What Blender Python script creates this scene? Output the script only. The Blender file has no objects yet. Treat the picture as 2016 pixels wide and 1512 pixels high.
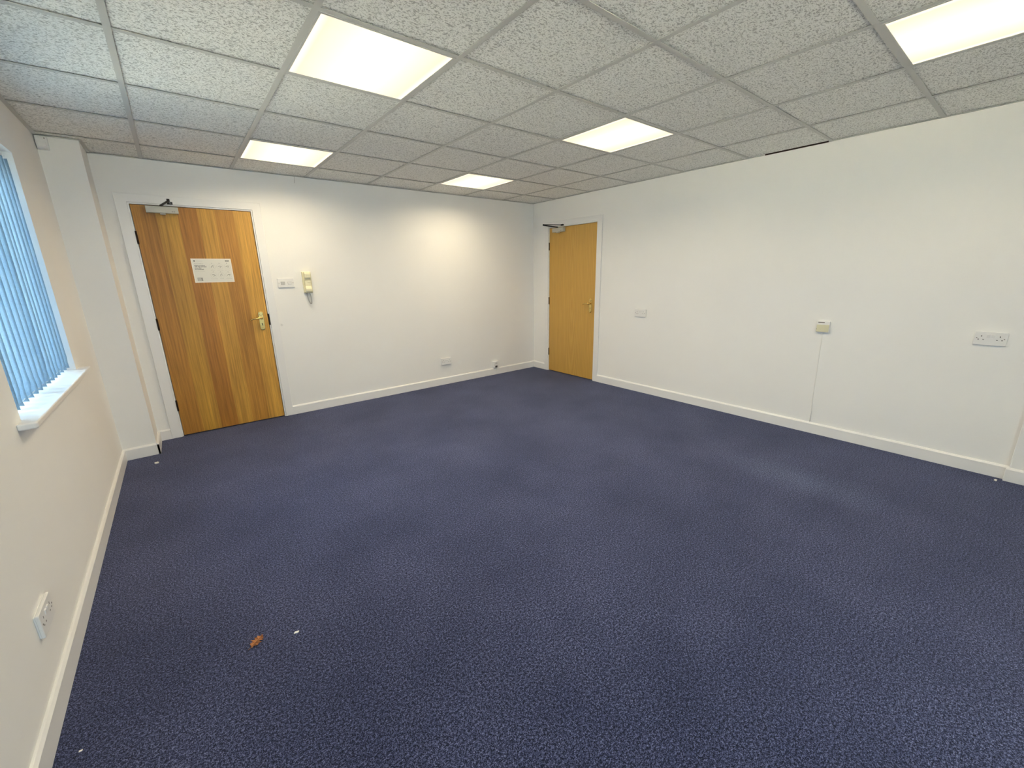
import bpy, bmesh, math, random
from mathutils import Vector, Matrix
random.seed(7)
S = bpy.context.scene
C = S.collection

# ------------------------------------------------------------------ camera
XL, XR, YB, ZC = 0.084, 4.748, -0.154, 2.318      # left, right, back wall faces, ceiling
YR = -6.9                                         # rear wall face
cam_d = bpy.data.cameras.new('camera')
cam_d.sensor_fit = 'HORIZONTAL'; cam_d.sensor_width = 36.0
cam_d.lens = 813.3487 / 2016 * 36.0
cam_d.clip_start = 0.02
cam = bpy.data.objects.new('camera', cam_d); C.objects.link(cam)
def rodr(w):
    w = Vector(w); t = w.length; k = w / t
    return Matrix.Rotation(t, 3, k)
Rc = rodr((0.2449, -0.6673, -0.1051)) @ Matrix(((1, 0, 0), (0, 0, -1), (0, 1, 0)))
right, down, fwd = Rc[0], Rc[1], Rc[2]
M4 = Matrix.Identity(4)
for i in range(3):
    M4[i][0] = right[i]; M4[i][1] = -down[i]; M4[i][2] = -fwd[i]
M4[0][3], M4[1][3], M4[2][3] = 0.6269, -4.8156, 1.3858
cam.matrix_world = M4
S.camera = cam

# ------------------------------------------------------------------ world, exposure
W = bpy.data.worlds.new('sky'); S.world = W; W.use_nodes = True
bg = W.node_tree.nodes['Background']
bg.inputs['Color'].default_value = (0.62, 0.81, 1.0, 1)
bg.inputs['Strength'].default_value = 10.0
S.view_settings.view_transform = 'Standard'
S.view_settings.look = 'None'
S.view_settings.exposure = 0.23
S.view_settings.gamma = 1.0
S.view_settings.use_curve_mapping = False
S.cycles.max_bounces = 14
S.cycles.diffuse_bounces = 10
S.cycles.transparent_max_bounces = 16
S.cycles.sample_clamp_indirect = 40.0
S.cycles.caustics_reflective = False
S.cycles.caustics_refractive = False
S.cycles.use_denoising = True

sun_d = bpy.data.lights.new('sun', 'SUN'); sun_d.energy = 290.0; sun_d.color = (1.0, 0.92, 0.80); sun_d.angle = math.radians(1)
sun = bpy.data.objects.new('sun', sun_d); C.objects.link(sun)
sun.rotation_euler = Vector((-0.88, -0.20, -0.44)).to_track_quat('-Z', 'Y').to_euler()      # low, from over the building: it lights the paving behind only

LAMP_COLOR = (1.0, 0.83, 0.55)
LAMP_W = 11.0
LAMP_SPREAD = math.radians(158)

# ------------------------------------------------------------------ materials
def mat(name, col, rough=0.6, metal=0.0, spec=0.5):
    m = bpy.data.materials.new(name); m.use_nodes = True
    b = m.node_tree.nodes['Principled BSDF']
    b.inputs['Base Color'].default_value = (*col, 1)
    b.inputs['Roughness'].default_value = rough
    b.inputs['Metallic'].default_value = metal
    b.inputs['Specular IOR Level'].default_value = spec
    return m
class N:
    def __init__(s, m):
        s.t = m.node_tree; s.b = s.t.nodes['Principled BSDF']
    def new(s, typ, **kw):
        n = s.t.nodes.new(typ)
        for k, v in kw.items(): setattr(n, k, v)
        return n
    def l(s, a, b): s.t.links.new(a, b)
    def coord(s, scale=(1, 1, 1), loc=(0, 0, 0)):
        g = s.new('ShaderNodeNewGeometry'); mp = s.new('ShaderNodeMapping')
        mp.inputs['Scale'].default_value = scale; mp.inputs['Location'].default_value = loc
        s.l(g.outputs['Position'], mp.inputs['Vector']); return mp.outputs[0]
    def noise(s, vec, scale, detail=2, rough=0.5):
        n = s.new('ShaderNodeTexNoise'); n.inputs['Scale'].default_value = scale
        n.inputs['Detail'].default_value = detail; n.inputs['Roughness'].default_value = rough
        s.l(vec, n.inputs['Vector']); return n.outputs['Fac']
    def ramp(s, fac, stops, interp='LINEAR'):
        r = s.new('ShaderNodeValToRGB'); cr = r.color_ramp; cr.interpolation = interp
        while len(cr.elements) < len(stops): cr.elements.new(0.5)
        for e, (p, c) in zip(cr.elements, stops):
            e.position = p
            e.color = (*c, 1) if hasattr(c, '__len__') else (c, c, c, 1)
        s.l(fac, r.inputs['Fac']); return r.outputs['Color']
    def mix(s, a, b, fac, mode='MIX'):
        n = s.new('ShaderNodeMix', data_type='RGBA', blend_type=mode)
        for sock, v in ((n.inputs[6], a), (n.inputs[7], b), (n.inputs[0], fac)):
            if hasattr(v, 'default_value') or hasattr(v, 'links'): s.l(v, sock)
            elif isinstance(v, (int, float)) : sock.default_value = v
            else: sock.default_value = (*v, 1)
        return n.outputs[2]
    def math(s, op, a, b=None, c=None):
        n = s.new('ShaderNodeMath', operation=op)
        for i, v in enumerate((a, b, c)):
            if v is None: continue
            if isinstance(v, (int, float)): n.inputs[i].default_value = v
            else: s.l(v, n.inputs[i])
        return n.outputs[0]
    def bump(s, h, strength, dist):
        n = s.new('ShaderNodeBump'); n.inputs['Strength'].default_value = strength
        n.inputs['Distance'].default_value = dist
        s.l(h, n.inputs['Height']); s.l(n.outputs[0], s.b.inputs['Normal'])

def wall_mat():
    m = mat('painted_plaster', (0.80, 0.785, 0.755), 0.75, spec=0.3); n = N(m)
    v = n.coord()
    base = n.ramp(n.noise(v, 1.4, 3), [(0.3, (0.835, 0.825, 0.805)), (0.7, (0.855, 0.845, 0.825))])
    # a finger mark beside the striped door's architrave
    ds = n.new('ShaderNodeVectorMath', operation='DISTANCE'); n.l(v, ds.inputs[0]); ds.inputs[1].default_value = (1.402, -0.154, 0.934)
    sm = n.ramp(n.math('ADD', ds.outputs['Value'], n.math('MULTIPLY', n.noise(v, 90, 2), 0.012)), [(0.010, 0.45), (0.021, 0.0)])
    base = n.mix(base, (0.42, 0.41, 0.39), sm)
    n.l(base, n.b.inputs['Base Color'])
    n.bump(n.noise(v, 55, 3), 0.12, 0.004)
    return m
def carpet_mat():
    m = mat('navy_carpet', (0.04, 0.045, 0.075), 0.95, spec=0.15); n = N(m)
    v = n.coord()
    fine = n.noise(v, 290, 2, 0.6)
    mid = n.noise(v, 120, 2, 0.6)
    sp = n.math('ADD', n.math('MULTIPLY', fine, 0.62), n.math('MULTIPLY', mid, 0.38))
    col = n.ramp(sp, [(0.38, (0.002, 0.003, 0.012)), (0.47, (0.015, 0.020, 0.054)),
                      (0.53, (0.060, 0.070, 0.155)), (0.63, (0.185, 0.205, 0.37))])
    big = n.ramp(n.noise(v, 1.7, 4, 0.55), [(0.3, (0.72, 0.73, 0.76)), (0.72, (1.28, 1.25, 1.18))])
    col = n.mix(col, big, 1.0, 'MULTIPLY')
    # a worn paler patch near the right wall
    g = n.new('ShaderNodeNewGeometry')
    mp = n.new('ShaderNodeMapping', vector_type='POINT')
    mp.inputs['Location'].default_value = (-3.72, 4.05, 0)
    n.l(g.outputs['Position'], mp.inputs['Vector'])
    mp2 = n.new('ShaderNodeMapping'); mp2.inputs['Scale'].default_value = (2.2, 1.1, 1)
    n.l(mp.outputs[0], mp2.inputs['Vector'])
    ln = n.new('ShaderNodeVectorMath', operation='LENGTH'); n.l(mp2.outputs[0], ln.inputs[0])
    wob = n.math('ADD', ln.outputs['Value'], n.math('MULTIPLY', n.noise(v, 3.5, 3), 0.5))
    patch = n.ramp(wob, [(0.35, 1.0), (0.85, 0.0)])
    worn = n.mix(col, (1.35, 1.42, 1.30), 1.0, 'MULTIPLY')
    col = n.mix(col, worn, patch)
    n.l(col, n.b.inputs['Base Color'])
    n.b.inputs['Sheen Weight'].default_value = 0.22
    n.b.inputs['Sheen Roughness'].default_value = 0.5
    n.b.inputs['Sheen Tint'].default_value = (0.6, 0.65, 0.9, 1)
    n.bump(sp, 0.8, 0.006)
    return m
def tile_mat():
    m = mat('fissured_mineral_tile', (0.7, 0.7, 0.66), 0.95, spec=0.1); n = N(m)
    v = n.coord((0.85, 1.25, 1))
    warp = n.new('ShaderNodeTexNoise'); warp.inputs['Scale'].default_value = 30
    n.l(v, warp.inputs['Vector'])
    vm = n.new('ShaderNodeVectorMath', operation='MULTIPLY_ADD')
    n.l(warp.outputs['Color'], vm.inputs[0]); vm.inputs[1].default_value = (0.03, 0.03, 0.03); n.l(v, vm.inputs[2])
    a = n.noise(vm.outputs[0], 105, 2, 0.55)
    b = n.noise(vm.outputs[0], 210, 1, 0.5)
    fa = n.ramp(a, [(0.36, 0.0), (0.49, 1.0)])
    fb = n.ramp(b, [(0.32, 0.30), (0.44, 1.0)])
    h = n.mix(fa, fb, 1.0, 'MULTIPLY')
    col = n.mix((0.50, 0.50, 0.47), (0.92, 0.92, 0.885), h)
    n.l(col, n.b.inputs['Base Color'])
    n.bump(h, 0.5, 0.003)
    return m
def striped_wood():
    m = mat('striped_veneer', (0.4, 0.2, 0.05), 0.34, spec=0.5); n = N(m)
    g = n.new('ShaderNodeNewGeometry'); sx = n.new('ShaderNodeSeparateXYZ')
    n.l(g.outputs['Position'], sx.inputs[0])
    wav = n.math('MULTIPLY', n.math('SUBTRACT', n.noise(n.coord((1, 1, 0.4)), 3, 1), 0.5), 0.006)
    t = n.math('DIVIDE', n.math('SUBTRACT', n.math('ADD', sx.outputs['X'], wav), 0.467), 0.826)
    D1 = (0.47, 0.215, 0.026); L1 = (0.57, 0.300, 0.036); D2 = (0.45, 0.192, 0.021)
    L2 = (0.61, 0.320, 0.046); D3 = (0.52, 0.245, 0.033); L3 = (0.66, 0.350, 0.054)
    strip = n.ramp(t, [(0.0, D1), (0.178, L1), (0.348, D2), (0.515, L2), (0.665, D3), (0.835, L3)], 'CONSTANT')
    grain = n.noise(n.coord((90, 90, 2.6)), 1.0, 4, 0.6)
    gr = n.ramp(grain, [(0.3, 0.66), (0.7, 1.16)])
    col = n.mix(strip, gr, 1.0, 'MULTIPLY')
    broad = n.ramp(n.noise(n.coord((16, 16, 0.9)), 1.0, 2), [(0.3, (0.84, 0.80, 0.74)), (0.7, (1.10, 1.10, 1.08))])
    col = n.mix(col, broad, 1.0, 'MULTIPLY')
    n.l(col, n.b.inputs['Base Color'])
    n.l(n.ramp(grain, [(0.3, 0.52), (0.7, 0.42)]), n.b.inputs['Roughness'])
    return m
def oak():
    m = mat('golden_oak_veneer', (0.5, 0.3, 0.08), 0.42); n = N(m)
    w = n.new('ShaderNodeTexWave', wave_type='RINGS', rings_direction='X')
    w.inputs['Scale'].default_value = 1.7; w.inputs['Distortion'].default_value = 2.2
    w.inputs['Detail'].default_value = 2; w.inputs['Detail Scale'].default_value = 0.6
    n.l(n.coord((1, 7.5, 0.55), (0, 6.9, -0.7)), w.inputs['Vector'])
    wave = n.ramp(w.outputs['Fac'], [(0.0, (0.555, 0.315, 0.066)), (0.55, (0.58, 0.335, 0.074)), (1.0, (0.61, 0.36, 0.083))])
    grain = n.ramp(n.noise(n.coord((110, 110, 3.0)), 1.0, 4, 0.6), [(0.3, 0.90), (0.7, 1.06)])
    col = n.mix(wave, grain, 1.0, 'MULTIPLY')
    n.l(col, n.b.inputs['Base Color'])
    return m
def diffuser_mat():
    m = bpy.data.materials.new('lit_diffuser'); m.use_nodes = True
    n = m.node_tree; b = n.nodes['Principled BSDF']
    k = N(m)
    tc = k.new('ShaderNodeTexCoord'); sx = k.new('ShaderNodeSeparateXYZ')
    k.l(tc.outputs['Object'], sx.inputs[0])
    # three tubes behind the opal sheet run along the panel: brightest between them, warmer to the edges
    ax = k.math('ABSOLUTE', sx.outputs['X']); ay = k.math('ABSOLUTE', sx.outputs['Y'])
    col = k.ramp(k.math('MULTIPLY', ax, 3.6), [(0.25, (1.32, 1.24, 0.90)), (0.62, (1.10, 1.0, 0.70)), (0.88, (0.96, 0.82, 0.58)), (0.97, (1.25, 1.1, 0.82))])
    end = k.ramp(k.math('MULTIPLY', ay, 3.6), [(0.6, 1.0), (1.0, 0.95)])
    col = k.mix(col, end, 1.0, 'MULTIPLY')
    k.l(col, b.inputs['Emission Color']); b.inputs['Emission Strength'].default_value = 1.0
    b.inputs['Base Color'].default_value = (0.1, 0.1, 0.09, 1); b.inputs['Roughness'].default_value = 0.5
    return m
def blind_mat():
    m = bpy.data.materials.new('blind_fabric'); m.use_nodes = True; k = N(m)
    out = k.t.nodes['Material Output']
    v = k.coord((1, 1, 1))
    tex = k.ramp(k.noise(v, 180, 2), [(0.35, (0.44, 0.58, 0.70)), (0.65, (0.52, 0.66, 0.77))])
    d = k.new('ShaderNodeBsdfDiffuse'); tr = k.new('ShaderNodeBsdfTranslucent')
    k.l(tex, d.inputs['Color']); k.l(tex, tr.inputs['Color'])
    mx = k.new('ShaderNodeMixShader'); mx.inputs[0].default_value = 0.78
    k.l(d.outputs[0], mx.inputs[1]); k.l(tr.outputs[0], mx.inputs[2]); k.l(mx.outputs[0], out.inputs[0])
    return m
def glass_mat():
    m = bpy.data.materials.new('window_glass'); m.use_nodes = True; k = N(m)
    out = k.t.nodes['Material Output']
    t = k.new('ShaderNodeBsdfTransparent'); t.inputs[0].default_value = (0.93, 0.97, 0.96, 1)
    g = k.new('ShaderNodeBsdfGlossy'); g.inputs['Roughness'].default_value = 0.02
    mx = k.new('ShaderNodeMixShader'); mx.inputs[0].default_value = 0.05
    k.l(t.outputs[0], mx.inputs[1]); k.l(g.outputs[0], mx.inputs[2]); k.l(mx.outputs[0], out.inputs[0])
    return m
def ground_mat():
    m = mat('paving', (0.30, 0.30, 0.28), 0.9); n = N(m)
    n.l(n.ramp(n.noise(n.coord(), 3, 4), [(0.3, (0.42, 0.385, 0.32)), (0.7, (0.52, 0.48, 0.41))]), n.b.inputs['Base Color'])
    return m

M_WALL = wall_mat(); M_CARPET = carpet_mat(); M_TILE = tile_mat()
M_STRIPE = striped_wood(); M_OAK = oak(); M_DIFF = diffuser_mat(); M_BLIND = blind_mat(); M_GLASS = glass_mat()
M_GLOSS = mat('white_gloss_paint', (0.82, 0.81, 0.80), 0.32)
M_GRID = mat('ceiling_grid_paint', (0.58, 0.58, 0.55), 0.5)
M_WEB = mat('grid_web_steel', (0.20, 0.20, 0.19), 0.6)
M_SLAB = mat('plenum_concrete', (0.06, 0.06, 0.055), 0.9)
M_PLASTIC = mat('white_plastic', (0.80, 0.79, 0.78), 0.35)
M_CREAM = mat('cream_plastic', (0.70, 0.66, 0.46), 0.35)
M_PHONE = mat('ivory_plastic', (0.83, 0.78, 0.55), 0.28)
M_PHONE2 = mat('ivory_plastic_base', (0.74, 0.69, 0.48), 0.35)
M_DARK = mat('dark_slot', (0.06, 0.055, 0.05), 0.6)
M_SLOT = mat('grey_slot', (0.20, 0.185, 0.17), 0.6)
M_GREY = mat('grey_module', (0.36, 0.35, 0.35), 0.5)
M_PALEGREY = mat('pale_grey_module', (0.58, 0.575, 0.57), 0.5)
M_BLACK = mat('black_metal', (0.012, 0.011, 0.010), 0.4)
M_HINGE = mat('bronze_hinge', (0.035, 0.018, 0.010), 0.45, 0.6)
M_BRASS = mat('polished_brass', (0.74, 0.54, 0.20), 0.27, 1.0)
M_SILVER = mat('closer_paint', (0.55, 0.53, 0.46), 0.45)
M_CORD = mat('grey_cord', (0.33, 0.32, 0.30), 0.55)
M_CABLE = mat('white_cable', (0.84, 0.83, 0.80), 0.5)
M_PAPER = mat('notice_paper', (0.74, 0.71, 0.62), 0.4)
M_PAPEREDGE = mat('notice_border', (0.86, 0.78, 0.66), 0.35)
M_INK = mat('black_ink', (0.055, 0.052, 0.045), 0.6)
M_GREYINK = mat('grey_ink', (0.33, 0.31, 0.27), 0.6)
M_PALEINK = mat('pale_ink', (0.56, 0.53, 0.46), 0.6)
M_SCRAP = mat('white_paper', (0.85, 0.82, 0.78), 0.7)
M_LEAF = mat('dry_leaf', (0.42, 0.17, 0.06), 0.7)
M_LEAF2 = mat('dry_leaf_stalk', (0.16, 0.07, 0.03), 0.7)
M_GROUND = ground_mat()

# ------------------------------------------------------------------ mesh helpers
def box(bm, x0, x1, y0, y1, z0, z1):
    v = [bm.verts.new(p) for p in ((x0, y0, z0), (x1, y0, z0), (x1, y1, z0), (x0, y1, z0),
                                   (x0, y0, z1), (x1, y0, z1), (x1, y1, z1), (x0, y1, z1))]
    for f in ((3, 2, 1, 0), (4, 5, 6, 7), (0, 1, 5, 4), (1, 2, 6, 5), (2, 3, 7, 6), (3, 0, 4, 7)):
        bm.faces.new([v[i] for i in f])
    return v
def tube(bm, pts, r, seg=10):
    pts = [Vector(p) for p in pts]; rings = []
    for i, p in enumerate(pts):
        rr = r[i] if hasattr(r, '__len__') else r
        d = (pts[min(i + 1, len(pts) - 1)] - pts[max(i - 1, 0)]).normalized()
        a = d.cross(Vector((0, 0, 1)))
        if a.length < 1e-3: a = d.cross(Vector((0, 1, 0)))
        a.normalize(); b = d.cross(a)
        rings.append([bm.verts.new(p + (a * math.cos(2 * math.pi * k / seg) + b * math.sin(2 * math.pi * k / seg)) * rr) for k in range(seg)])
    for A, B in zip(rings, rings[1:]):
        for k in range(seg):
            bm.faces.new((A[k], A[(k + 1) % seg], B[(k + 1) % seg], B[k]))
    bm.faces.new(rings[0][::-1]); bm.faces.new(rings[-1])
def prism(bm, outline, y0, y1, axis='Y'):
    """outline of (a,b) extruded from y0 to y1; axis Y -> (a, y, b), X -> (x, a, b), Z -> (a, b, z)"""
    P = {'Y': lambda a, b, t: (a, t, b), 'X': lambda a, b, t: (t, a, b), 'Z': lambda a, b, t: (a, b, t)}[axis]
    A = [bm.verts.new(P(a, b, y0)) for a, b in outline]
    B = [bm.verts.new(P(a, b, y1)) for a, b in outline]
    n = len(A)
    bm.faces.new(A); bm.faces.new(B[::-1])
    for i in range(n):
        bm.faces.new((A[i], B[i], B[(i + 1) % n], A[(i + 1) % n]))
def disc(bm, cx, cz, r, y0, y1, seg=20, axis='Y'):
    prism(bm, [(cx + r * math.cos(2 * math.pi * k / seg), cz + r * math.sin(2 * math.pi * k / seg)) for k in range(seg)], y0, y1, axis)
def rrect(w, h, r, cx=0, cz=0, seg=5):
    o = []
    for sx, sz, a0 in ((1, 1, 0), (-1, 1, 90), (-1, -1, 180), (1, -1, 270)):
        for k in range(seg + 1):
            a = math.radians(a0 + 90 * k / seg)
            o.append((cx + sx * (w / 2 - r) + r * math.cos(a), cz + sz * (h / 2 - r) + r * math.sin(a)))
    return o
def build(name, bm, m, parent=None, bevel=0.0, seg=2, smooth=False, kind=None, label=None):
    bmesh.ops.recalc_face_normals(bm, faces=bm.faces)
    me = bpy.data.meshes.new(name); bm.to_mesh(me); bm.free()
    if m: me.materials.append(m)
    o = bpy.data.objects.new(name, me); C.objects.link(o)
    if parent: o.parent = parent
    if smooth:
        for p in me.polygons: p.use_smooth = True
    if bevel:
        b = o.modifiers.new('bevel', 'BEVEL'); b.width = bevel; b.segments = seg; b.limit_method = 'ANGLE'
        b.angle_limit = math.radians(40)
    if kind: o['kind'] = kind
    if label: o['label'] = label
    return o
def thing(name, label, cat, loc=(0, 0, 0), rz=0, group=None):
    o = bpy.data.objects.new(name, None); C.objects.link(o); o.empty_display_size = 0.05
    o.location = loc; o.rotation_euler = (0, 0, rz); o['label'] = label; o['category'] = cat
    if group: o['group'] = group
    return o
def tag(o, label, cat, group=None):
    o['label'] = label; o['category'] = cat
    if group: o['group'] = group
    return o
def copy_tree(o, parent=None):
    c = o.copy(); C.objects.link(c)
    if parent: c.parent = parent
    for ch in list(o.children): copy_tree(ch, c)
    return c
NB = lambda: bmesh.new()
BACK, RIGHT, LEFT = 0.0, -math.pi / 2, math.pi / 2

# ------------------------------------------------------------------ floor, outdoor ground
bm = NB(); box(bm, XL - 0.3, XR + 0.3, YR - 0.3, YB + 0.3, -0.1, 0.0)
build('floor', bm, M_CARPET, kind='structure')
bm = NB(); box(bm, -25, 25, -25, 20, -0.35, -0.25)
build('ground', bm, M_GROUND, kind='structure')

# ------------------------------------------------------------------ walls
ZT = 2.50
NX, NY = 0.292, -0.510         # the boxed-in corner pier: right face, front face
D1 = dict(a=0.467, b=1.293, h=1.975)      # striped door leaf, along x
D2 = dict(a=-1.316, b=-0.488, h=1.967)    # oak door leaf, along y
G = 0.028                                 # lining + gap around a leaf
bm = NB()
box(bm, XL - 0.3, D1['a'] - G, YB, YB + 0.15, 0, ZT)
box(bm, D1['b'] + G, XR + 0.3, YB, YB + 0.15, 0, ZT)
box(bm, D1['a'] - G, D1['b'] + G, YB, YB + 0.15, D1['h'] + G, ZT)
build('wall_back', bm, M_WALL, kind='structure')
RN = -4.900                                # where the right wall steps forward
bm = NB()
box(bm, XR, XR + 0.15, D2['b'] + G, YB, 0, ZT)
box(bm, XR, XR + 0.15, YR, D2['a'] - G, 0, ZT)
box(bm, XR, XR + 0.15, D2['a'] - G, D2['b'] + G, D2['h'] + G, ZT)
box(bm, XR - 0.030, XR, YR, RN, 0, ZT)
build('wall_right', bm, M_WALL, kind='structure')
WZ0, WZ1 = 0.880, 2.050
WIN = [(-2.483, -1.291)]
bm = NB()
prev = YB + 0.15
TW = 0.25
for (y0, y1) in WIN:
    box(bm, XL - TW, XL, y1, prev, 0, ZT)
    box(bm, XL - TW, XL, y0, y1, 0, WZ0 - 0.025)
    box(bm, XL - TW, XL, y0, y1, WZ1, ZT)
    prev = y0
box(bm, XL - TW, XL, YR - 0.15, prev, 0, ZT)
box(bm, XL, NX, NY, YB, 0, ZT)             # pier in the corner
build('wall_left', bm, M_WALL, kind='structure')
bm = NB()
REAR_ADDED = [(0.25, 2.05)]  # unseen window added behind the camera, placed and sized to balance the daylight
px = XL - 0.3
for (x0, x1) in REAR_ADDED:
    box(bm, px, x0, YR - TW, YR, 0, ZT)
    box(bm, x0, x1, YR - TW, YR, 0, WZ0 - 0.025)
    box(bm, x0, x1, YR - TW, YR, WZ1, ZT)
    px = x1
box(bm, px, XR + 0.3, YR - TW, YR, 0, ZT)
build('wall_rear', bm, M_WALL, kind='structure')
bm = NB(); box(bm, XL - 0.3, XR + 0.3, YR - 0.3, YB + 0.3, ZT, ZT + 0.1)
build('roof', bm, M_SLAB, kind='structure')

# ------------------------------------------------------------------ ceiling: tiles, grid
LIGHT_CELLS = [(2, 1), (2, 4), (5, 1), (5, 4), (5, 7)]   # (column, row) 0.6 m modules
XG = [XL] + [0.6 * i for i in range(1, 8)] + [XR]
YG = [YB] + [-0.6 * j for j in range(1, 12)] + [YR]
ZTILE = ZC + 0.0058
bm = NB()
for i in range(len(XG) - 1):
    for j in range(len(YG) - 1):
        if (i, j) in LIGHT_CELLS: continue
        x0, x1, y1, y0 = XG[i], XG[i + 1], YG[j], YG[j + 1]
        if i == 7 and j == 5: x1 -= 0.016           # a short tile leaves a slot by the right wall
        box(bm, x0, x1, y0, y1, ZTILE, ZTILE + 0.015)
ceil = build('ceiling', bm, M_TILE, kind='structure')
bm = NB(); wb = NB(); T = 0.012; F = 0.0018; w_ = 0.0015
for x in XG[1:-1]:
    box(bm, x - T, x + T, YR, YB, ZC, ZC + F); box(wb, x - w_, x + w_, YR, YB, ZC + F, ZTILE)
for y in YG[1:-1]:
    for x0, x1 in zip(XG, XG[1:]):
        xa, xb = x0 + (T if x0 > XL else 0), x1 - (T if x1 < XR else 0)
        box(bm, xa, xb, y - T, y + T, ZC + 0.0004, ZC + F); box(wb, xa, xb, y - w_, y + w_, ZC + F, ZTILE)
A = 0.020                                   # wall angle around the edge
for a_ in ((XL, XL + A, YR, NY), (XL, NX + A, NY - A, NY), (NX, NX + A, NY, YB), (NX, XR, YB - A, YB),
           (XR - A, XR, -3.12, YB), (XR - A, XR, YR, -3.58)):
    box(bm, *a_, ZC - 0.0005, ZC + F)
build('ceiling_grid', bm, M_GRID, ceil, label='grey metal grid strips between the tiles')
bm = NB(); box(bm, XR - 0.0015, XR + 0.001, -3.575, -3.125, ZC - 0.0025, ZC + 0.012)  # dark-coloured strip on the wall, painted in for the shade of the gap
build('gap_shade_strip', bm, M_HINGE, ceil, label='dark strip standing in for the shaded gap where the edge trim is missing')
build('grid_web', wb, M_WEB, ceil, label='dark upright webs of the grid')

# ------------------------------------------------------------------ baseboards, architraves
def base_profile(d, h=0.095):
    return [(0, 0), (d, 0), (d, h - 0.012), (d - 0.007, h - 0.002), (d - 0.010, h), (0, h)]
def skirting(name, runs):
    """runs of (axis, wall coordinate, sign, a, b)"""
    bm = NB()
    for ax, w, s, a, b in runs:
        prof = [(w + s * d, z) for d, z in base_profile(0.015)]
        if ax == 'X': prism(bm, prof, a, b, 'X')          # runs along x; prof is (y,z)
        else: prism(bm, [(p, z) for p, z in prof], a, b, 'Y')
    return build(name, bm, M_GLOSS, kind='structure', bevel=0.0015)
AO = 0.087                                   # leaf edge to outer architrave edge
skirting('baseboard_back', [('X', YB, -1, D1['b'] + AO, XR), ('X', YB, -1, NX, D1['a'] - AO)])
skirting('baseboard_left', [('Y', XL, 1, YR, NY), ('X', NY, -1, XL, NX + 0.015), ('Y', NX, 1, NY - 0.015, YB)])
skirting('baseboard_right', [('Y', XR, -1, D2['b'] + AO - 0.008, YB), ('Y', XR, -1, RN, D2['a'] - AO + 0.011),
                             ('Y', XR - 0.030, -1, YR, RN + 0.012)])

def door_surround(idx, a, b, h, back):
    """architrave and lining; a..b along the wall, local x right, y into the wall, facing -y"""
    rz = 0 if back else RIGHT
    loc = (0, YB, 0) if back else (XR, 0, 0)
    def place(o):
        o.location = loc; o.rotation_euler = (0, 0, rz); return o
    # for the right wall local x = -world y
    if not back: a, b = -b, -a
    bm = NB(); w = 0.072; i0 = 0.015         # architrave starts 15 mm outside the leaf
    o0, o1, zt = a - i0 - w, b + i0 + w, h + i0 + 0.064
    t = 0.016
    prism(bm, [(o0, 0), (a - i0, 0), (a - i0, h + i0), (b + i0, h + i0), (b + i0, 0), (o1, 0), (o1, zt), (o0, zt)], -t, 0)
    tr = place(build('trim_%d' % idx, bm, M_GLOSS, kind='structure', bevel=0.003))
    bm = NB(); g = 0.004
    box(bm, a - G, a - g, -0.006, 0.12, 0, h + G); box(bm, b + g, b + G, -0.006, 0.12, 0, h + G)
    box(bm, a - g, b + g, -0.006, 0.12, h + g, h + G)
    box(bm, a - g, a + 0.012, 0.047, 0.06, 0, h + g); box(bm, b - 0.012, b + g, 0.047, 0.06, 0, h + g)
    box(bm, a - g, b + g, 0.047, 0.06, h - 0.012, h + g)
    build('door_lining', bm, M_GLOSS, tr, bevel=0.001)
    # boards closing the opening behind the leaf
    bm = NB(); box(bm, a - G, b + G, 0.12, 0.15, 0, h + G)
    build('lining_back', bm, M_SLAB, tr)
    return tr
door_surround(1, D1['a'], D1['b'], D1['h'], True)
door_surround(2, D2['a'], D2['b'], D2['h'], False)

# ------------------------------------------------------------------ doors
def lever_handle(parent, x, z, sign, y=0.0):
    """brass lever on a long shaped backplate; lever points to sign*x"""
    prof = []
    H, Wd = 0.090, 0.0215
    for k in range(13):
        a = math.pi * k / 12
        prof.append((Wd * math.cos(a), H - Wd * 0.9 + Wd * 0.9 * math.sin(a)))
    for k in range(13):
        a = math.pi + math.pi * k / 12
        prof.append((Wd * math.cos(a), -(H - Wd * 0.9) + Wd * 0.9 * math.sin(a)))
    bm = NB(); prism(bm, [(x + a, z + b) for a, b in prof], y - 0.009, y)
    # raised shell at the head of the plate and a small one at the foot
    disc(bm, x, z + 0.068, 0.017, y - 0.015, y - 0.006, 18); disc(bm, x, z - 0.074, 0.012, y - 0.013, y - 0.006, 18)
    h = build('handle', bm, M_BRASS, parent, bevel=0.003, label='brass lever handle on a long rounded plate')
    bm = NB()
    zc = z + 0.025
    tube(bm, [(x, y - 0.004, zc), (x, y - 0.030, zc), (x, y - 0.042, zc)], [0.011, 0.010, 0.010], 14)
    pts = [(x - sign * 0.008, y - 0.046, zc + 0.001), (x + sign * 0.02, y - 0.047, zc + 0.003), (x + sign * 0.055, y - 0.047, zc + 0.001),
           (x + sign * 0.085, y - 0.044, zc - 0.007), (x + sign * 0.102, y - 0.040, zc - 0.016)]
    tube(bm, pts, [0.0085, 0.0085, 0.0075, 0.0068, 0.0045], 12)
    build('lever', bm, M_BRASS, h, smooth=True)
    bm = NB(); disc(bm, x, z - 0.030, 0.0055, y - 0.0098, y - 0.008, 14); box(bm, x - 0.0028, x + 0.0028, y - 0.0098, y - 0.008, z - 0.046, z - 0.030)
    build('keyhole', bm, M_DARK, h)
def hinge(parent, x, z, y=0.0):
    bm = NB(); tube(bm, [(x, y - 0.004, z - 0.05), (x, y - 0.004, z + 0.05)], 0.0068, 12)
    for k in (-0.03, -0.01, 0.01, 0.03): disc(bm, x, y - 0.004, 0.0076, z + k - 0.001, z + k + 0.001, 12, 'Z')
    build('hinge', bm, M_HINGE, parent)
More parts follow.
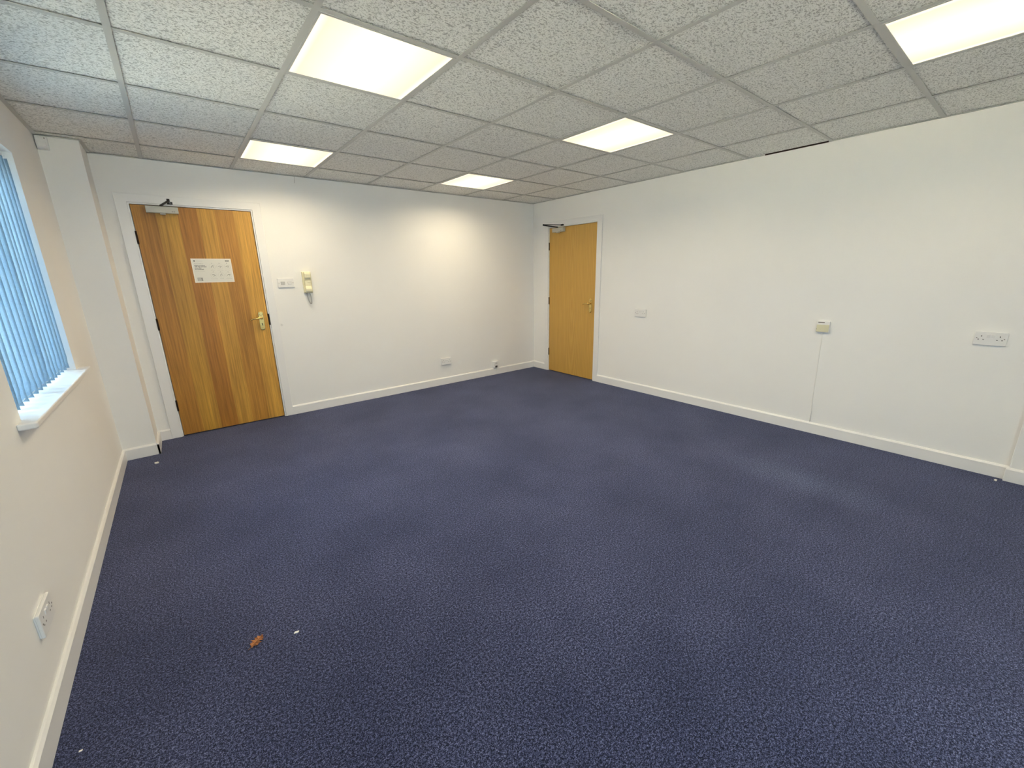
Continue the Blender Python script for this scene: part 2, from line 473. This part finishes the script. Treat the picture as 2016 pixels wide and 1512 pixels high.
def closer(parent, x0, x1, z0, z1, pin, elbow, brk, depth=0.045):
    bm = NB(); box(bm, x0, x1, -depth, 0, z0, z1)
    c = build('door_closer', bm, M_SILVER, parent, bevel=0.003, label='silver grey overhead closer box')
    xm = (pin[0]) 
    bm = NB(); box(bm, xm - 0.017, xm + 0.020, -depth + 0.006, -0.006, z0 - 0.011, z0 - 0.0005)
    build('spindle_cap', bm, M_SILVER, c, bevel=0.002)
    bm = NB(); box(bm, x1 - 0.045, x1 - 0.034, -depth - 0.0006, -depth + 0.001, z0 + 0.011, z0 + 0.0145)
    box(bm, x1 - 0.031, x1 - 0.022, -depth - 0.0006, -depth + 0.001, z0 + 0.011, z0 + 0.0145)
    build('marking', bm, M_DARK, c)
    bm = NB()
    tube(bm, [(pin[0], pin[1], z1 - 0.004), (pin[0], pin[1], pin[2] + 0.004)], 0.009, 12)
    tube(bm, [pin, elbow], [0.0085, 0.007], 10)
    tube(bm, [(elbow[0], elbow[1], elbow[2] - 0.007), (elbow[0], elbow[1], elbow[2] + 0.014)], 0.010, 12)
    e2 = (elbow[0], elbow[1], elbow[2] + 0.008)
    tube(bm, [e2, brk], [0.0055, 0.0055], 10)
    box(bm, brk[0] - 0.022, brk[0] + 0.014, brk[1] - 0.008, -0.016, brk[2] - 0.009, brk[2] + 0.011)
    build('arm', bm, M_BLACK, c, label='black folding closer arm')

def door_leaf(name, a, b, h, m, rz, loc):
    bm = NB(); box(bm, a, b, 0.0, 0.044, 0.009, h)
    o = build(name, bm, m, bevel=0.0012, kind='structure'); o.location = loc; o.rotation_euler = (0, 0, rz)
    return o
d1 = door_leaf('door_1', D1['a'], D1['b'], D1['h'], M_STRIPE, BACK, (0, YB, 0))
d1['label'] = 'door of striped brown and honey veneer with a notice'
lever_handle(d1, 1.236, 0.990, -1)
for z in (1.723, 1.020, 0.292): hinge(d1, D1['a'] - 0.002, z)
closer(d1, 0.558, 0.768, 1.918, 1.969, (0.661, -0.028, 1.977), (0.712, -0.205, 1.992), (0.726, -0.024, 1.998))
bm = NB(); box(bm, D1['b'] + 0.0035, D1['b'] + 0.014, -0.0068, 0.03, 0.945, 1.052)
sp = build('strike_plate', bm, M_HINGE, d1, label='dark strike plate in the frame edge')
d2 = door_leaf('door_2', -D2['b'], -D2['a'], D2['h'], M_OAK, RIGHT, (XR, 0, 0))
d2['label'] = 'plain golden oak door near the far corner'
lever_handle(d2, 1.250, 0.974, -1)
for z in (1.735, 1.006, 0.283): hinge(d2, 0.486, z)
closer(d2, 0.583, 0.782, 1.906, 1.957, (0.668, -0.028, 1.966), (0.580, -0.200, 1.989), (0.752, -0.026, 1.987), depth=0.048)

# ------------------------------------------------------------------ windows and blind
def window(idx, y0, y1, rear=False):
    # built for the left wall; the added rear window is the same unit turned a quarter
    bm = NB(); xo, xi = XL - 0.20, XL - 0.14; f = 0.06
    box(bm, xo, xi, y0, y0 + f, WZ0, WZ1); box(bm, xo, xi, y1 - f, y1, WZ0, WZ1)
    box(bm, xo, xi, y0 + f, y1 - f, WZ0, WZ0 + f); box(bm, xo, xi, y0 + f, y1 - f, WZ1 - f, WZ1)
    ym = (y0 + y1) / 2; box(bm, xo, xi, ym - 0.035, ym + 0.035, WZ0 + f, WZ1 - f)
    w = build('window_%d' % idx, bm, M_GLOSS, kind='structure', bevel=0.003)
    bm = NB(); box(bm, xo + 0.025, xo + 0.031, y0 + f, ym - 0.035, WZ0 + f, WZ1 - f); box(bm, xo + 0.025, xo + 0.031, ym + 0.035, y1 - f, WZ0 + f, WZ1 - f)
    build('window_glass', bm, M_GLASS, w)
    bm = NB(); zt, zb = WZ0, WZ0 - 0.025
    prism(bm, [(XL - 0.20, y0), (XL, y0), (XL, y0 - 0.075), (XL + 0.048, y0 - 0.072), (XL + 0.053, y0 - 0.060), (XL + 0.053, y1 + 0.068), (XL + 0.050, y1 + 0.073), (XL, y1 + 0.075), (XL, y1), (XL - 0.20, y1)], zb, zt, 'Z')
    build('window_sill', bm, M_GLOSS, w, bevel=0.006, seg=3, label='white sill board with rounded front edge')
    # daylight portal in the outer opening
    pd = bpy.data.lights.new('daylight_portal', 'AREA'); pd.shape = 'RECTANGLE'; pd.size = WZ1 - WZ0; pd.size_y = y1 - y0
    pd.cycles.is_portal = True
    po = bpy.data.objects.new('daylight_portal', pd); C.objects.link(po)
    po.location = (XL - 0.22, (y0 + y1) / 2, (WZ0 + WZ1) / 2); po.rotation_euler = (0, -math.pi / 2, 0)
    if rear:
        for o in (w, po):
            R4 = Matrix.Translation((0, YR, 0)) @ Matrix.Rotation(math.pi / 2, 4, 'Z') @ Matrix.Translation((-XL, 0, 0))
            o.matrix_world = R4 @ o.matrix_basis
    return w
for i, (y0, y1) in enumerate(WIN): window(i + 1, y0, y1)
for i, (x0, x1) in enumerate(REAR_ADDED): window(len(WIN) + i + 1, -x1, -x0, True)

y0, y1 = WIN[0]
vb = thing('vertical_blind', 'pale blue vertical blind hanging in the window recess', 'blind', (XL - 0.056, (y0 + y1) / 2, WZ1))
bm = NB(); box(bm, -0.020, 0.020, -(y1 - y0) / 2 + 0.004, (y1 - y0) / 2 - 0.004, -0.032, -0.001)
build('headrail', bm, M_PLASTIC, vb, bevel=0.003)
NS = 15; pitch = (y1 - y0 - 0.075) / (NS - 1)
zt, zb = -0.045, -(WZ1 - WZ0) + 0.022
for k in range(NS):
    yc = -(y1 - y0) / 2 + 0.022 + pitch * k
    ang = math.radians((-10, -13, -23, -24, -25, -25, -25, -24, -17, -16, -23, -22, -20, -20, -19)[k] + random.uniform(-1.0, 1.0))
    bm = NB(); n = 8; w = 0.089
    rows = []
    for t in (0, 0.15, 0.3, 0.45, 0.6, 0.75, 0.86, 0.91, 0.94, 0.97, 1.0):
        z = zt + (zb - zt) * t
        tw = ang + math.radians(1.2) * math.sin(2.2 * t + k) + (math.radians(random.uniform(-7, 7)) if t in (0.94, 0.97) else 0)
        row = []
        for q in range(n + 1):
            u = (q / n - 0.5); bow = 0.0025 * (1 - 4 * u * u)
            px = u * w * math.cos(tw) - bow * math.sin(tw); py = u * w * math.sin(tw) + bow * math.cos(tw)
            row.append(bm.verts.new((px, yc + py, z)))
        rows.append(row)
    for r0, r1 in zip(rows, rows[1:]):
        for q in range(n): bm.faces.new((r0[q], r0[q + 1], r1[q + 1], r1[q]))
    s = build('slat', bm, M_BLIND, vb, smooth=True)
    so = s.modifiers.new('thick', 'SOLIDIFY'); so.thickness = 0.0008
bm = NB()
tube(bm, [(0.030, -(y1 - y0) / 2 + 0.022 + pitch * k, zb + 0.010 + (0.006 if k % 2 else 0)) for k in range(NS)], 0.0012, 6)
build('bead_chain', bm, M_PLASTIC, vb)

# ------------------------------------------------------------------ ceiling light panels
def ceiling_light(col, row, label, group):
    cx, cy = 0.6 * col + 0.3, -0.6 * row - 0.3
    t = thing('ceiling_light', label, 'ceiling light', (cx, cy, ZC), 0, group)
    h, r = 0.288, 0.2775
    bm = NB(); z0, z1 = -0.001, 0.05
    for a in ((-h, h, -h, -r), (-h, h, r, h), (-h, -r, -r, r), (r, h, -r, r)): box(bm, *a, z0, 0.004)
    for a in ((-h, h, -h, -h + 0.004), (-h, h, h - 0.004, h), (-h, -h + 0.004, -h, h), (h - 0.004, h, -h, h)): box(bm, *a, 0.004, z1)
    box(bm, -h, h, -h, h, z1, z1 + 0.004)
    build('frame', bm, M_GRID, t)
    bm = NB(); box(bm, -r, r, -r, r, 0.0005, 0.004)
    build('diffuser', bm, M_DIFF, t, label='glowing warm white diffuser')
    ld = bpy.data.lights.new('panel_lamp', 'AREA'); ld.shape = 'SQUARE'; ld.size = 2 * r - 0.02
    ld.color = LAMP_COLOR; ld.energy = LAMP_W; ld.spread = LAMP_SPREAD
    lo = bpy.data.objects.new('panel_lamp', ld); C.objects.link(lo); lo.parent = t; lo.location = (0, 0, -0.004)
    return t
GL = 'square light panels in the ceiling'
ceiling_light(2, 1, 'lit square ceiling panel near back wall above the striped door', GL)
ceiling_light(2, 4, 'largest lit ceiling panel, nearer the viewer in line with striped door', GL)
ceiling_light(5, 1, 'smallest lit ceiling panel near the far corner by oak door', GL)
ceiling_light(5, 4, 'lit ceiling panel in the middle of the room near right wall', GL)
ceiling_light(5, 7, 'lit ceiling panel cut by the top right edge of the photo', GL)

# ------------------------------------------------------------------ sockets
def double_socket(label, loc, rz, box_depth=0.0, dark=M_SLOT, group='white double power sockets'):
    t = thing('power_socket', label, 'socket', loc, rz, group)
    d = box_depth
    if d:
        bm = NB(); prism(bm, rrect(0.144, 0.084, 0.005), -d, 0)
        build('back_box', bm, M_PLASTIC, t, bevel=0.002)
    f = -d - 0.0095
    bm = NB(); prism(bm, rrect(0.147, 0.087, 0.006), f, -d)
    build('faceplate', bm, M_PLASTIC, t, bevel=0.003, seg=3)
    for s in (-1, 1):
        bm = NB(); cx = s * 0.0105
        prism(bm, [(f + 0.001, 0.006), (f - 0.0018, 0.008), (f - 0.004, 0.0255), (f + 0.001, 0.027)], cx - 0.008, cx + 0.008, 'X')
        build('rocker_switch', bm, M_PLASTIC, t, bevel=0.001)
        bm = NB(); ox = s * 0.041
        for (hx, hz, w, h) in ((0, 0.0155, 0.0042, 0.0090), (-0.0111, -0.0065, 0.0070, 0.0045), (0.0111, -0.0065, 0.0070, 0.0045)):
            box(bm, ox + hx - w / 2, ox + hx + w / 2, f - 0.0004, f + 0.002, hz - h / 2, hz + h / 2)
        build('pin_holes', bm, dark, t)
        bm = NB(); disc(bm, s * 0.0605, 0.002, 0.0032, f - 0.0006, f + 0.001, 12)
        build('screw', bm, M_SLOT, t)
    return t
double_socket('white double socket low on back wall between striped door and corner', (3.222, YB, 0.304), BACK, 0.010)
double_socket('white double socket on right wall closest to the oak door', (XR, -2.000, 0.926), RIGHT, 0.004)
double_socket('white double socket with dark pin holes right of the cream telephone socket', (XR, -4.662, 0.918), RIGHT, 0.003, dark=M_DARK)
double_socket('white double socket low on the left wall under the window', (XL, -2.916, 0.298), LEFT, 0.005)

# data plate beside the striped door
t = thing('switch_plate', 'white plate with two small grey modules between striped door and telephone', 'wall plate', (1.497, YB, 1.338), BACK)
bm = NB(); prism(bm, rrect(0.146, 0.088, 0.005), -0.010, 0)
build('faceplate', bm, M_PLASTIC, t, bevel=0.003, seg=3)
for cx, m_, nm in ((-0.028, M_GREY, 'left'), (0.033, M_PALEGREY, 'right')):
    bm = NB(); prism(bm, rrect(0.036, 0.028, 0.002, cx, -0.002), -0.0125, -0.009)
    r_ = build('rocker_switch', bm, m_, t, bevel=0.001, label='grey module' if m_ is M_GREY else 'pale grey module')
    bm = NB()
    for k in (-1, 0, 1): box(bm, cx - 0.015 + (k + 1) * 0.0105, cx - 0.0065 + (k + 1) * 0.0105, -0.0132, -0.012, -0.014, 0.009)
    build('rocker_key', bm, M_PALEGREY if m_ is M_GREY else M_PLASTIC, r_, bevel=0.0006)
for s in (-1, 1):
    bm = NB(); disc(bm, s * 0.062, 0.0, 0.0032, -0.0108, -0.009, 12); build('screw', bm, M_SLOT, t)

# cream telephone socket with a cable run to the skirting
t = thing('telephone_socket', 'cream square telephone socket on right wall above a thin cable', 'socket', (XR, -3.7485, 0.919), RIGHT)
bm = NB(); prism(bm, rrect(0.088, 0.090, 0.004), -0.020, 0)
build('back_box', bm, M_PLASTIC, t, bevel=0.002)
bm = NB(); prism(bm, rrect(0.084, 0.058, 0.003, 0, -0.012), -0.026, -0.0195)
build('faceplate', bm, M_CREAM, t, bevel=0.002)
bm = NB(); box(bm, -0.036, 0.008, -0.0208, -0.018, 0.031, 0.039)
build('jack_slot', bm, M_SLOT, t, bevel=0.001)
bm = NB(); disc(bm, -0.040, -0.020, 0.003, -0.0266, -0.024, 10); build('screw', bm, M_SLOT, t)
bm = NB()
tube(bm, [(XR - 0.003, -3.750, 0.874), (XR - 0.003, -3.752, 0.70), (XR - 0.003, -3.757, 0.50), (XR - 0.003, -3.760, 0.30), (XR - 0.003, -3.767, 0.20), (XR - 0.003, -3.768, 0.093)], 0.0026, 8)
tag(build('cable', bm, M_CABLE, smooth=True), 'thin white cable running down from cream telephone socket to baseboard', 'cable')

# small box sitting on the skirting by the far corner
t = thing('telephone_socket', 'small white junction box above baseboard near the far corner', 'socket', (4.008, YB, 0.146), BACK)
bm = NB(); prism(bm, rrect(0.086, 0.086, 0.003), -0.032, 0)
build('back_box', bm, M_PLASTIC, t, bevel=0.002)
bm = NB(); box(bm, -0.018, 0.020, -0.0330, -0.030, -0.040, -0.014)
build('jack_slot', bm, M_DARK, t, bevel=0.001)
bm = NB(); prism(bm, rrect(0.030, 0.014, 0.002, 0.0, 0.018), -0.0335, -0.0315); build('label_strip', bm, M_PALEGREY, t)
bm = NB(); tube(bm, [(0.004, -0.030, -0.036), (0.004, -0.029, -0.046), (0.004, -0.017, -0.058), (0.004, -0.0175, -0.09)], 0.0022, 8); build('lead', bm, M_CABLE, t, smooth=True)

# ------------------------------------------------------------------ wall telephone
t = thing('intercom_telephone', 'cream wall telephone handset beside the striped door', 'telephone', (1.688, YB, 1.338), BACK)
bm = NB()
base = [(0.0, -0.105), (-0.020, -0.105), (-0.026, -0.09), (-0.026, -0.02), (-0.030, 0.03), (-0.030, 0.095), (-0.020, 0.105), (0.0, 0.105)]
prism(bm, base, -0.041, 0.041, 'X')
b_ = build('cradle', bm, M_PHONE2, t, bevel=0.004, seg=3)
bm = NB()
hs = [(-0.032, -0.098), (-0.052, -0.100), (-0.064, -0.088), (-0.066, -0.062), (-0.058, -0.048), (-0.050, -0.034), (-0.052, 0.02), (-0.058, 0.034),
      (-0.068, 0.046), (-0.070, 0.082), (-0.062, 0.100), (-0.046, 0.104), (-0.032, 0.102), (-0.032, 0.050), (-0.036, 0.035), (-0.036, -0.035), (-0.032, -0.05)]
prism(bm, hs, -0.028, 0.028, 'X')
h_ = build('handset', bm, M_PHONE, t, bevel=0.006, seg=3)
bm = NB(); box(bm, 0.006 - 0.012, 0.006 + 0.012, -0.0535, -0.050, -0.002, 0.020); build('release_button', bm, M_PHONE, h_, bevel=0.002)
bm = NB()
for k in range(-2, 3): disc(bm, k * 0.007, 0.066, 0.0016, -0.0715, -0.069, 8)
build('earpiece_holes', bm, M_SLOT, h_)
bm = NB(); pts = []
N_ = 260
path = [Vector((0.002, -0.050, -0.099)), Vector((0.010, -0.046, -0.135)), Vector((0.014, -0.038, -0.185)), Vector((0.008, -0.030, -0.212)), Vector((-0.006, -0.024, -0.190)), Vector((-0.014, -0.016, -0.140)), Vector((-0.016, -0.013, -0.103))]
def along(u):
    f = u * (len(path) - 1); i = min(int(f), len(path) - 2); s = f - i
    p0 = path[max(i - 1, 0)]; p1 = path[i]; p2 = path[i + 1]; p3 = path[min(i + 2, len(path) - 1)]
    return 0.5 * ((2 * p1) + (p2 - p0) * s + (2 * p0 - 5 * p1 + 4 * p2 - p3) * s * s + (3 * p1 - p0 - 3 * p2 + p3) * s ** 3)
for k in range(N_ + 1):
    u = k / N_; a = u * 2 * math.pi * 30; p = along(u)
    pts.append(p + Vector((math.cos(a), math.sin(a), 0)) * 0.0042)
tube(bm, pts, 0.0014, 6)
build('coiled_cord', bm, M_CORD, t, smooth=True, label='grey coiled cord hanging in a loop')

# ------------------------------------------------------------------ alarm detector in the corner
t = thing('alarm_detector', 'small white alarm sensor in ceiling corner above the pier', 'sensor', (XL + 0.032, NY, ZC - 0.045), BACK)
bm = NB()
prism(bm, [(0.0, 0.040), (-0.034, 0.040), (-0.042, 0.030), (-0.044, -0.012), (-0.036, -0.034), (-0.024, -0.041), (0.0, -0.041)], -0.028, 0.028, 'X')
build('housing', bm, M_PLASTIC, t, bevel=0.005, seg=3)
bm = NB(); prism(bm, rrect(0.040, 0.030, 0.006, 0, -0.012), -0.0462, -0.040); build('lens', bm, M_PLASTIC, t, bevel=0.002)
bm = NB(); disc(bm, 0.018, 0.024, 0.003, -0.0455, -0.040, 12); build('indicator', bm, M_DARK, t)

# wire stub under the ceiling edge
bm = NB(); tube(bm, [(1.708, YB - 0.004, ZC - 0.001), (1.709, YB - 0.005, ZC - 0.03), (1.706, YB - 0.003, ZC - 0.058)], 0.0016, 6)
tag(build('wire_stub', bm, M_CORD), 'short thin grey wire hanging below the ceiling edge of back wall', 'wire')

# ------------------------------------------------------------------ notice on the striped door
NW, NH = 0.293, 0.204
t = thing('notice', 'landscape hand washing notice stuck on the striped door', 'notice', (0.929, YB, 1.461), BACK)
bm = NB(); box(bm, -NW / 2, NW / 2, -0.0010, -0.0001, -NH / 2, NH / 2); build('laminate', bm, M_PAPEREDGE, t, label='pale clear border of the laminate')
bm = NB(); box(bm, -NW / 2 + 0.007, NW / 2 - 0.007, -0.0013, -0.0008, -NH / 2 + 0.007, NH / 2 - 0.007); build('sheet', bm, M_PAPER, t)
def text_into(bm, s, x, z, size, y=-0.0016, align='LEFT', bold=0.0):
    cu = bpy.data.curves.new('t', 'FONT'); cu.body = s; cu.size = size; cu.align_x = align; cu.offset = bold
    cu.resolution_u = 2
    ob = bpy.data.objects.new('t', cu); C.objects.link(ob)
    bpy.context.view_layer.update()
    me = bpy.data.meshes.new_from_object(ob.evaluated_get(bpy.context.evaluated_depsgraph_get()))
    me.transform(Matrix.Translation((x, y, z)) @ Matrix.Rotation(math.pi / 2, 4, 'X'))
    bm.from_mesh(me)
    bpy.data.objects.remove(ob); bpy.data.curves.remove(cu); bpy.data.meshes.remove(me)
L_ = -NW / 2 + 0.018
bm = NB()
for q, line in enumerate(('Wash your hands', 'with soap and water', 'more often', 'for 20 seconds')):
    text_into(bm, line, L_, 0.0395 - 0.0105 * q, 0.0104, bold=0.0003)
build('bold_text', bm, M_INK, t)
PX, PZ = (-0.002, 0.054, 0.110), (0.034, -0.040)
for nm, txt, x, z, sz, al in [('heading', 'Coronavirus', L_, 0.055, 0.0125, 'LEFT'), ('small_text', 'Use a tissue to turn off the tap.', L_, -0.006, 0.0054, 'LEFT'),
                              ('crest_text', 'HM Government', L_ + 0.014, 0.079, 0.0070, 'LEFT'),
                              ('caption', 'Palm to palm', PX[0], 0.001, 0.0056, 'CENTER'), ('caption', 'The backs of hands', PX[1], 0.001, 0.0056, 'CENTER'),
                              ('caption', 'In between the fingers', PX[2] - 0.002, 0.001, 0.0052, 'CENTER'), ('caption', 'The back of the fingers', PX[0], -0.073, 0.0052, 'CENTER'),
                              ('caption', 'The thumbs', PX[1], -0.073, 0.0056, 'CENTER'), ('caption', 'The tips of the fingers', PX[2] - 0.002, -0.073, 0.0052, 'CENTER')]:
    bm = NB(); text_into(bm, txt, x, z, sz, align=al); build(nm, bm, M_GREYINK, t)
bm = NB(); box(bm, L_, L_ + 0.010, -0.0016, -0.0012, 0.077, 0.080)
prism(bm, [(L_, 0.080), (L_ - 0.001, 0.088), (L_ + 0.0025, 0.084), (L_ + 0.005, 0.090), (L_ + 0.0075, 0.084), (L_ + 0.011, 0.088), (L_ + 0.010, 0.080)], -0.0016, -0.0012)
build('crest', bm, M_INK, t, label='small black crown crest')
bm = NB(); box(bm, 0.102, 0.130, -0.0016, -0.0012, 0.077, 0.089); lg = build('logo', bm, M_INK, t, label='dark rectangular logo')
bm = NB(); text_into(bm, 'NHS', 0.116, 0.0792, 0.0118, y=-0.0019, align='CENTER', bold=0.0003); build('logo_text', bm, M_PAPER, lg)
bm = NB(); box(bm, L_ + 0.004, L_ + 0.042, -0.0016, -0.0012, -0.088, -0.060); bd = build('badge', bm, M_GREYINK, t, label='grey badge')
bm = NB()
for k in range(4): box(bm, L_ + 0.007, L_ + 0.030 + 0.003 * (k % 2), -0.0019, -0.0015, -0.0675 - 0.006 * k, -0.0648 - 0.006 * k)
build('badge_lines', bm, M_PAPER, bd)
for r_ in range(2):
    for c_ in range(3):
        cx, cz = PX[c_], PZ[r_] + 0.004
        bm = NB(); R_ = 0.024
        for q in range(14):
            a0 = 2 * math.pi * q / 14; a1 = a0 + 2 * math.pi / 14 * 0.6
            P_ = [(cx + rr * math.cos(a), cz - 0.004 + rr * math.sin(a)) for rr, a in ((R_, a0), (R_, a1), (R_ - 0.0020, a1), (R_ - 0.0020, a0))]
            prism(bm, P_, -0.0016, -0.0012)
        pic = build('picture', bm, M_PALEINK, t)
        bm = NB(); ang = (0.5, -0.3, 0.1, -0.6, 0.9, 0.0)[3 * r_ + c_]
        ca, sa = math.cos(ang), math.sin(ang)
        def rp(pts): return [(cx + x * ca - z * sa, cz - 0.004 + x * sa + z * ca) for x, z in pts]
        prism(bm, rp([(-0.013, -0.002), (-0.004, 0.006), (0.009, 0.007), (0.014, 0.002), (0.012, -0.001), (0.004, 0.002), (-0.004, 0.001), (-0.011, -0.006)]), -0.0017, -0.0012)
        prism(bm, rp([(0.001, -0.010), (0.006, -0.003), (0.009, -0.004), (0.004, -0.012)]), -0.0017, -0.0012)
        build('hands', bm, M_GREYINK, pic)
        bm = NB(); text_into(bm, str(3 * r_ + c_ + 1), cx - 0.001, cz + 0.021, 0.010, align='CENTER', bold=0.0002); build('numeral', bm, M_INK, pic)

# ------------------------------------------------------------------ bits on the carpet
bm = NB()
prism(bm, [(-0.013, -0.008), (0.010, -0.012), (0.014, 0.007), (-0.003, 0.012), (-0.012, 0.009)], 0.0, 0.010, 'Z')
o = build('paper_scrap', bm, M_SCRAP, bevel=0.002); o.location = (0.283, -0.745, 0.0); o.rotation_euler = (0, 0, 0.4)
tag(o, 'crumpled white scrap on carpet in front of the corner pier', 'scrap')
bm = NB(); prism(bm, [(-0.009, -0.003), (0.008, -0.005), (0.011, 0.001), (-0.004, 0.005)], 0.0, 0.003, 'Z')
o = build('paper_scrap', bm, M_SCRAP); o.location = (0.7705, -3.197, 0.0)
tag(o, 'tiny pale flake on carpet beside the dry brown leaf', 'scrap')
bm = NB(); prism(bm, [(-0.004, -0.002), (0.004, -0.003), (0.005, 0.002), (-0.003, 0.003)], 0.0, 0.002, 'Z')
o = build('paper_scrap', bm, M_SCRAP); o.location = (0.157, -3.250, 0.0)
tag(o, 'tiny white speck on carpet beside the left baseboard', 'scrap')
bm = NB(); prism(bm, [(-0.016, -0.004), (0.012, -0.007), (0.018, 0.003), (-0.006, 0.007)], 0.0, 0.004, 'Z')
o = build('paper_scrap', bm, M_SCRAP); o.location = (4.672, -4.86, 0.0)
tag(o, 'small pale scrap on carpet against the step in the right baseboard', 'scrap')
# curled dry leaf: a body of ragged lobes around a bent midrib
t = thing('dry_leaf', 'small curled dry brown leaf lying on the carpet', 'leaf', (0.641, -3.146, 0.0), 0.7)
bm = NB(); n = 14; rows = []
for i in range(n + 1):
    u = i / n; hw = 0.017 * math.sin(math.pi * min(1, u * 0.95 + 0.05)) ** 0.8 * (1 + 0.45 * math.sin(i * 2.4)); x = (u - 0.5) * 0.058
    row = [bm.verts.new((x + 0.003 * math.sin(i * 1.7 + j), j * hw, 0.002 + 0.009 * abs(j) ** 1.5 * (0.6 + 0.4 * math.sin(i * 1.3 + j)) + 0.002 * math.sin(i))) for j in (-1, -0.5, 0, 0.5, 1)]
    rows.append(row)
for a, b in zip(rows, rows[1:]):
    for q in range(4): bm.faces.new((a[q], a[q + 1], b[q + 1], b[q]))
bl = build('blade', bm, M_LEAF, t); so = bl.modifiers.new('thick', 'SOLIDIFY'); so.thickness = 0.0006
bm = NB(); tube(bm, [(-0.040, 0.004, 0.002), (-0.02, 0.001, 0.0035), (0.01, 0.0, 0.0035), (0.027, 0.0, 0.004)], [0.0014, 0.0012, 0.001, 0.0006], 6)
build('stalk', bm, M_LEAF2, t)
